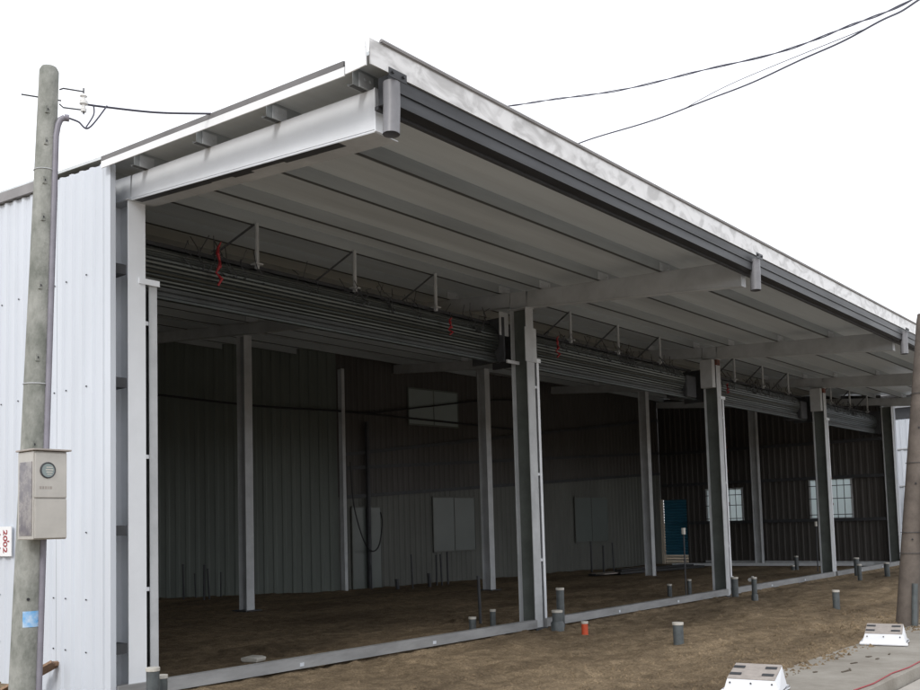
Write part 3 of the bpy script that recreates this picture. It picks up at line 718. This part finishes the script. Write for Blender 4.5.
# meter box on the pole
e = empty('meter_box', (-1.79,-1.61,1.57)); tag(e, 'beige steel meter box with round glass window strapped to the left pole', 'meter box')
w_, d_, h_ = .265, .25, .66
b = MB(); b.box(0,w_,.012,d_,0,h_); b.build('box_body', M['stainless'], e, bevel=.006)
b = MB(); b.box(.006,w_-.006,-.004,.010,.31,h_-.012); dr = b.build('upper_door', M['stainless'], e, bevel=.004)
b = MB(); b.box(.006,w_-.006,-.004,.010,.008,.300); b.build('lower_door', M['stainless'], e, bevel=.004)
b = MB(); b.box(-.02,w_+.02,-.03,d_+.0,h_+.001,h_+.014); b.build('lid', M['tan_top'], e, bevel=.003)
b = MB(); n = 24; cx_, cz_ = .105, .515
ring = [(cx_+.056*math.cos(t), -.008, cz_+.056*math.sin(t)) for t in [2*math.pi*k/n for k in range(n+1)]]
b.tube(ring, .006, 6, cap=False); b.build('window_ring', M['steel_dark'], e, smooth=True)
b = MB(); b.tube([(cx_,-.003,cz_),(cx_,-.010,cz_)], .053, 24); gl = b.build('meter_glass', M['glass_dark'], e)
b = MB(); 
for k,(l,hh) in enumerate(((.05,.008),(.06,.008),(.05,.008),(.035,.006))): b.box(cx_-l/2+.01,cx_+l/2+.01,-.0115,-.0105,cz_+.026-k*.018-hh,cz_+.026-k*.018)
b.build('meter_dial', M['cap'], gl)
b = MB(); xx = .04
for wd in (.016,.012,.014,.008,.016): b.box(xx,xx+wd,-.0055,-.0045,.375,.395); xx += wd+.008
b.build('stamped_plate', M['tan_top'], dr)
b = MB(); b.box(-.004,-.0,.03,d_-.03,.03,h_-.08); b.build('dark_side_panel', mat('dark_shiny_steel',(.14,.13,.15),.25,.5,0,9,var2=(.34,.32,.31)), e)  # left side panel, darker and shinier than the doors

# small white sign with red writing
e = empty('small_sign', (-.215,2.25,1.545)); tag(e, 'small white sign with red characters fixed to the wall left of the pole', 'sign')
b = MB(); b.box(-.012,0,-.31,.33,-.165,.165); b.build('sign_board', M['white_flash'], e)
def text(s, loc, rot, size, m, parent, name='lettering'):
    cu = bpy.data.curves.new(name, 'FONT'); cu.body = s; cu.size = size; cu.align_x = 'CENTER'; cu.align_y = 'CENTER'; cu.extrude = .001; cu.offset = .002
    o = bpy.data.objects.new(name, cu); COL.objects.link(o); o.location = loc; o.rotation_euler = rot; cu.materials.append(m)
    dg = bpy.context.evaluated_depsgraph_get(); me = bpy.data.meshes.new_from_object(o.evaluated_get(dg)); me.name = name
    COL.objects.unlink(o); bpy.data.objects.remove(o)
    o = bpy.data.objects.new(name, me); COL.objects.link(o); o.location = loc; o.rotation_euler = rot; o.parent = parent; return o
R90 = math.radians(90)
for s_, y_ in (('2002',-.17),('\u5c71\u4e2d',.02)):
    o = text(s_, (-.0145,y_,0), (0,0,0), .13 if s_ == '2002' else .15, M['red'], e)
    o.rotation_euler = (Matrix(((0,0,-1),(0,-1,0),(-1,0,0)))).to_euler()
b = MB(); b.box(-.015,-.013,-.27,-.22,-.008,.008); b.build('arrow_mark', M['red'], e)

# ------------------------------------------------------------------ right pole
e = empty('tan_pole', (9.98,-4.43,0)); tag(e, 'tan concrete pole at the right edge of the picture', 'utility pole')
pr = lambda z: Vector((.09*z/4.4,-.47*z/4.4,z))
b = MB(); b.tube([pr(z) for z in (-.3,0,1.5,3.,4.4,4.50)], [.150,.147,.136,.124,.112,.104], 28); sh = b.build('pole_shaft', M['concrete_tan'], e, smooth=True)
vr = Vector((-.93,-.26,0)).normalized(); sr = Vector((-.26,.93,0))
for z in (1.05, 1.35, 2.35, 3.35): 
    b = MB(); c = pr(z); rr = .165-.01*z; b.tube([c+Vector((math.cos(t),math.sin(t),0))*(rr+.003) for t in [2*math.pi*k/24 for k in range(25)]], .004, 5); b.build('wire_tie', M['steel_dark'], sh)
for z in (1.25, 2.05, 2.85, 3.6):
    c = pr(z)+vr*(.163-.01*z); b = MB(); b.tube([c-vr*.01,c+vr*.006], .013, 8); b.build('socket_hole', M['black'], sh)
b = MB(); b.tube([Vector((-.14,-.13,-.1)), Vector((-.13,-.15,.30)), Vector((-.12,-.17,.62))], .04, 12); b.build('conduit', M['pvc'], e, smooth=True)
b = MB(); b.tube(smoothc([(.0,-.22,-.05),(.02,-.26,.4),(-.02,-.27,1.),(-.02,-.30,1.6),(0,-.40,3.),(0,-.5,4.2)]), .014, 8); b.build('pole_cable', M['cable'], e, smooth=True)
e2 = empty('pole_cabinet', (10.0,-4.98,1.22)); tag(e2, 'grey cabinet fixed to the right side of the tan pole', 'cabinet')
b = MB(); b.box(-.16,.16,-.20,.16,0,.9); b.build('cabinet_body', M['steel'], e2, bevel=.01)
b = MB(); b.box(-.18,.18,-.22,.17,.901,.925); b.build('cabinet_lid', M['steel'], e2)

# ------------------------------------------------------------------ overhead cables
c1 = [[28.6,18.8,19.6],[26.61,15.79,19.0],[25.03,12.88,18.06],[23.99,8.96,16.82],[22.19,3.72,15.29],[19.56,-.64,13.76],[17.16,-3.25,12.73],[14.53,-5.5,11.69],[11,-8.4,10.4]]
c2 = [[29.6,15.8,17.6],[28.27,13.43,16.95],[26.53,10.55,16.28],[24.74,5.37,15.46],[22.15,1.09,14.51],[19.91,-1.87,13.78],[18.21,-3.36,13.19],[15.52,-5.36,12.25],[12,-8.,11.2]]
b = MB(); path = smoothc(c1, 24)
for ph in (0, math.pi):
    b.tube([p+Vector((0,.012*math.cos(i*.55+ph),.020*math.sin(i*.45+ph)+.035*math.sin(i*.21))) for i, p in enumerate(path)], .017, 5)
tag(b.build('overhead_cable', M['cable'], smooth=True), 'upper twisted overhead cable crossing the white sky above the roof', 'cable', 'overhead cables')
b = MB(); path = smoothc(c2, 16)
b.tube([p+Vector((0,0,.02*math.sin(i*.4))) for i, p in enumerate(path)], .025, 6)
tag(b.build('overhead_cable', M['cable'], smooth=True), 'lower straight overhead cable crossing the white sky above the roof', 'cable', 'overhead cables')
b = MB(); b.tube(smoothc([c2[3],[23.2,2.9,15.08],c2[5]], 16), .012, 5)
tag(b.build('overhead_cable', M['cable'], smooth=True), 'very thin strand just above the lower overhead cable', 'cable', 'overhead cables')

# ------------------------------------------------------------------ neighbouring shed beyond the end wall
N = empty('neighbour_shed', (31.5,0,0)); tag(N, 'white corrugated shed beyond the far end of the warehouse', 'building')
b = MB(); b.box(.05,9,-5,9,-.2,5.75); b.build('shed_body', M['white_sheet'], N)
corr('shed_wall', (0,-5), (0,9), -.1, 4.95, M['white_sheet'], N, 1, .2, .03)
b = MB(); b.box(-.03,.045,-5,9,5.0,5.36); b.build('dark_opening', M['steel_dark'], N)
b = MB(); b.box(-.10,.045,-5,9,5.37,5.56); b.build('eave_beam', M['steel_white'], N)
b = MB(); b.box(-.8,9.2,-5.2,9.2,5.76,6.0); b.build('roof', M['grey_flash'], N)
for z in (1.3,2.6,3.9):
    b = MB(); b.box(-.06,-.032,-5,9,z,z+.04); b.build('wall_rail', M['steel'], N)

# ------------------------------------------------------------------ light
w = bpy.data.worlds.new('World'); S.world = w; w.use_nodes = True; nt = w.node_tree
bg = nt.nodes['Background']; bg.inputs['Strength'].default_value = .15
sky = nt.nodes.new('ShaderNodeTexSky'); sky.sky_type = 'NISHITA'; sky.sun_disc = False
SE, SA = math.radians(38), math.radians(255)          # sun azimuth clockwise from +Y
sky.sun_elevation = SE; sky.sun_rotation = SA
mx = nt.nodes.new('ShaderNodeMix'); mx.data_type = 'RGBA'; mx.inputs[0].default_value = .88
nt.links.new(sky.outputs[0], mx.inputs[6]); mx.inputs[7].default_value = (9.3,9.4,9.7,1)   # bright overcast veil
nt.links.new(mx.outputs[2], bg.inputs['Color'])
L = bpy.data.lights.new('sun', 'SUN'); L.energy = 1.5; L.angle = math.radians(14); L.color = (1,.97,.93)
lo_ = bpy.data.objects.new('sun', L); COL.objects.link(lo_)
D = Vector((math.sin(SA)*math.cos(SE), math.cos(SA)*math.cos(SE), math.sin(SE)))
lo_.rotation_euler = (-D).to_track_quat('-Z','Y').to_euler()

# ------------------------------------------------------------------ camera
yaw, pit, rol = map(math.radians, (48.50256, 4.26352, -1.3653))
f_ = Vector((math.sin(yaw)*math.cos(pit), math.cos(yaw)*math.cos(pit), math.sin(pit)))
rt = Vector((math.cos(yaw), -math.sin(yaw), 0)); up = rt.cross(f_)
r2 = rt*math.cos(rol)+up*math.sin(rol); u2 = -rt*math.sin(rol)+up*math.cos(rol)
cam = bpy.data.cameras.new('camera'); co = bpy.data.objects.new('camera', cam); COL.objects.link(co)
m4 = Matrix((r2, u2, -f_)).transposed().to_4x4(); m4.translation = Vector((-5.2641,-8.37051,1.6)); co.matrix_world = m4
cam.sensor_width = 36; cam.lens = 960.566/920*36; cam.shift_x = .05456*960.566/920; cam.shift_y = .114724*960.566/920
cam.clip_end = 3000; S.camera = co
S.view_settings.view_transform = 'Standard'; S.view_settings.look = 'None'; S.view_settings.gamma = 1; S.view_settings.use_curve_mapping = False
S.view_settings.exposure = .10
S.render.engine = 'CYCLES'; S.cycles.max_bounces = 10; S.cycles.diffuse_bounces = 6
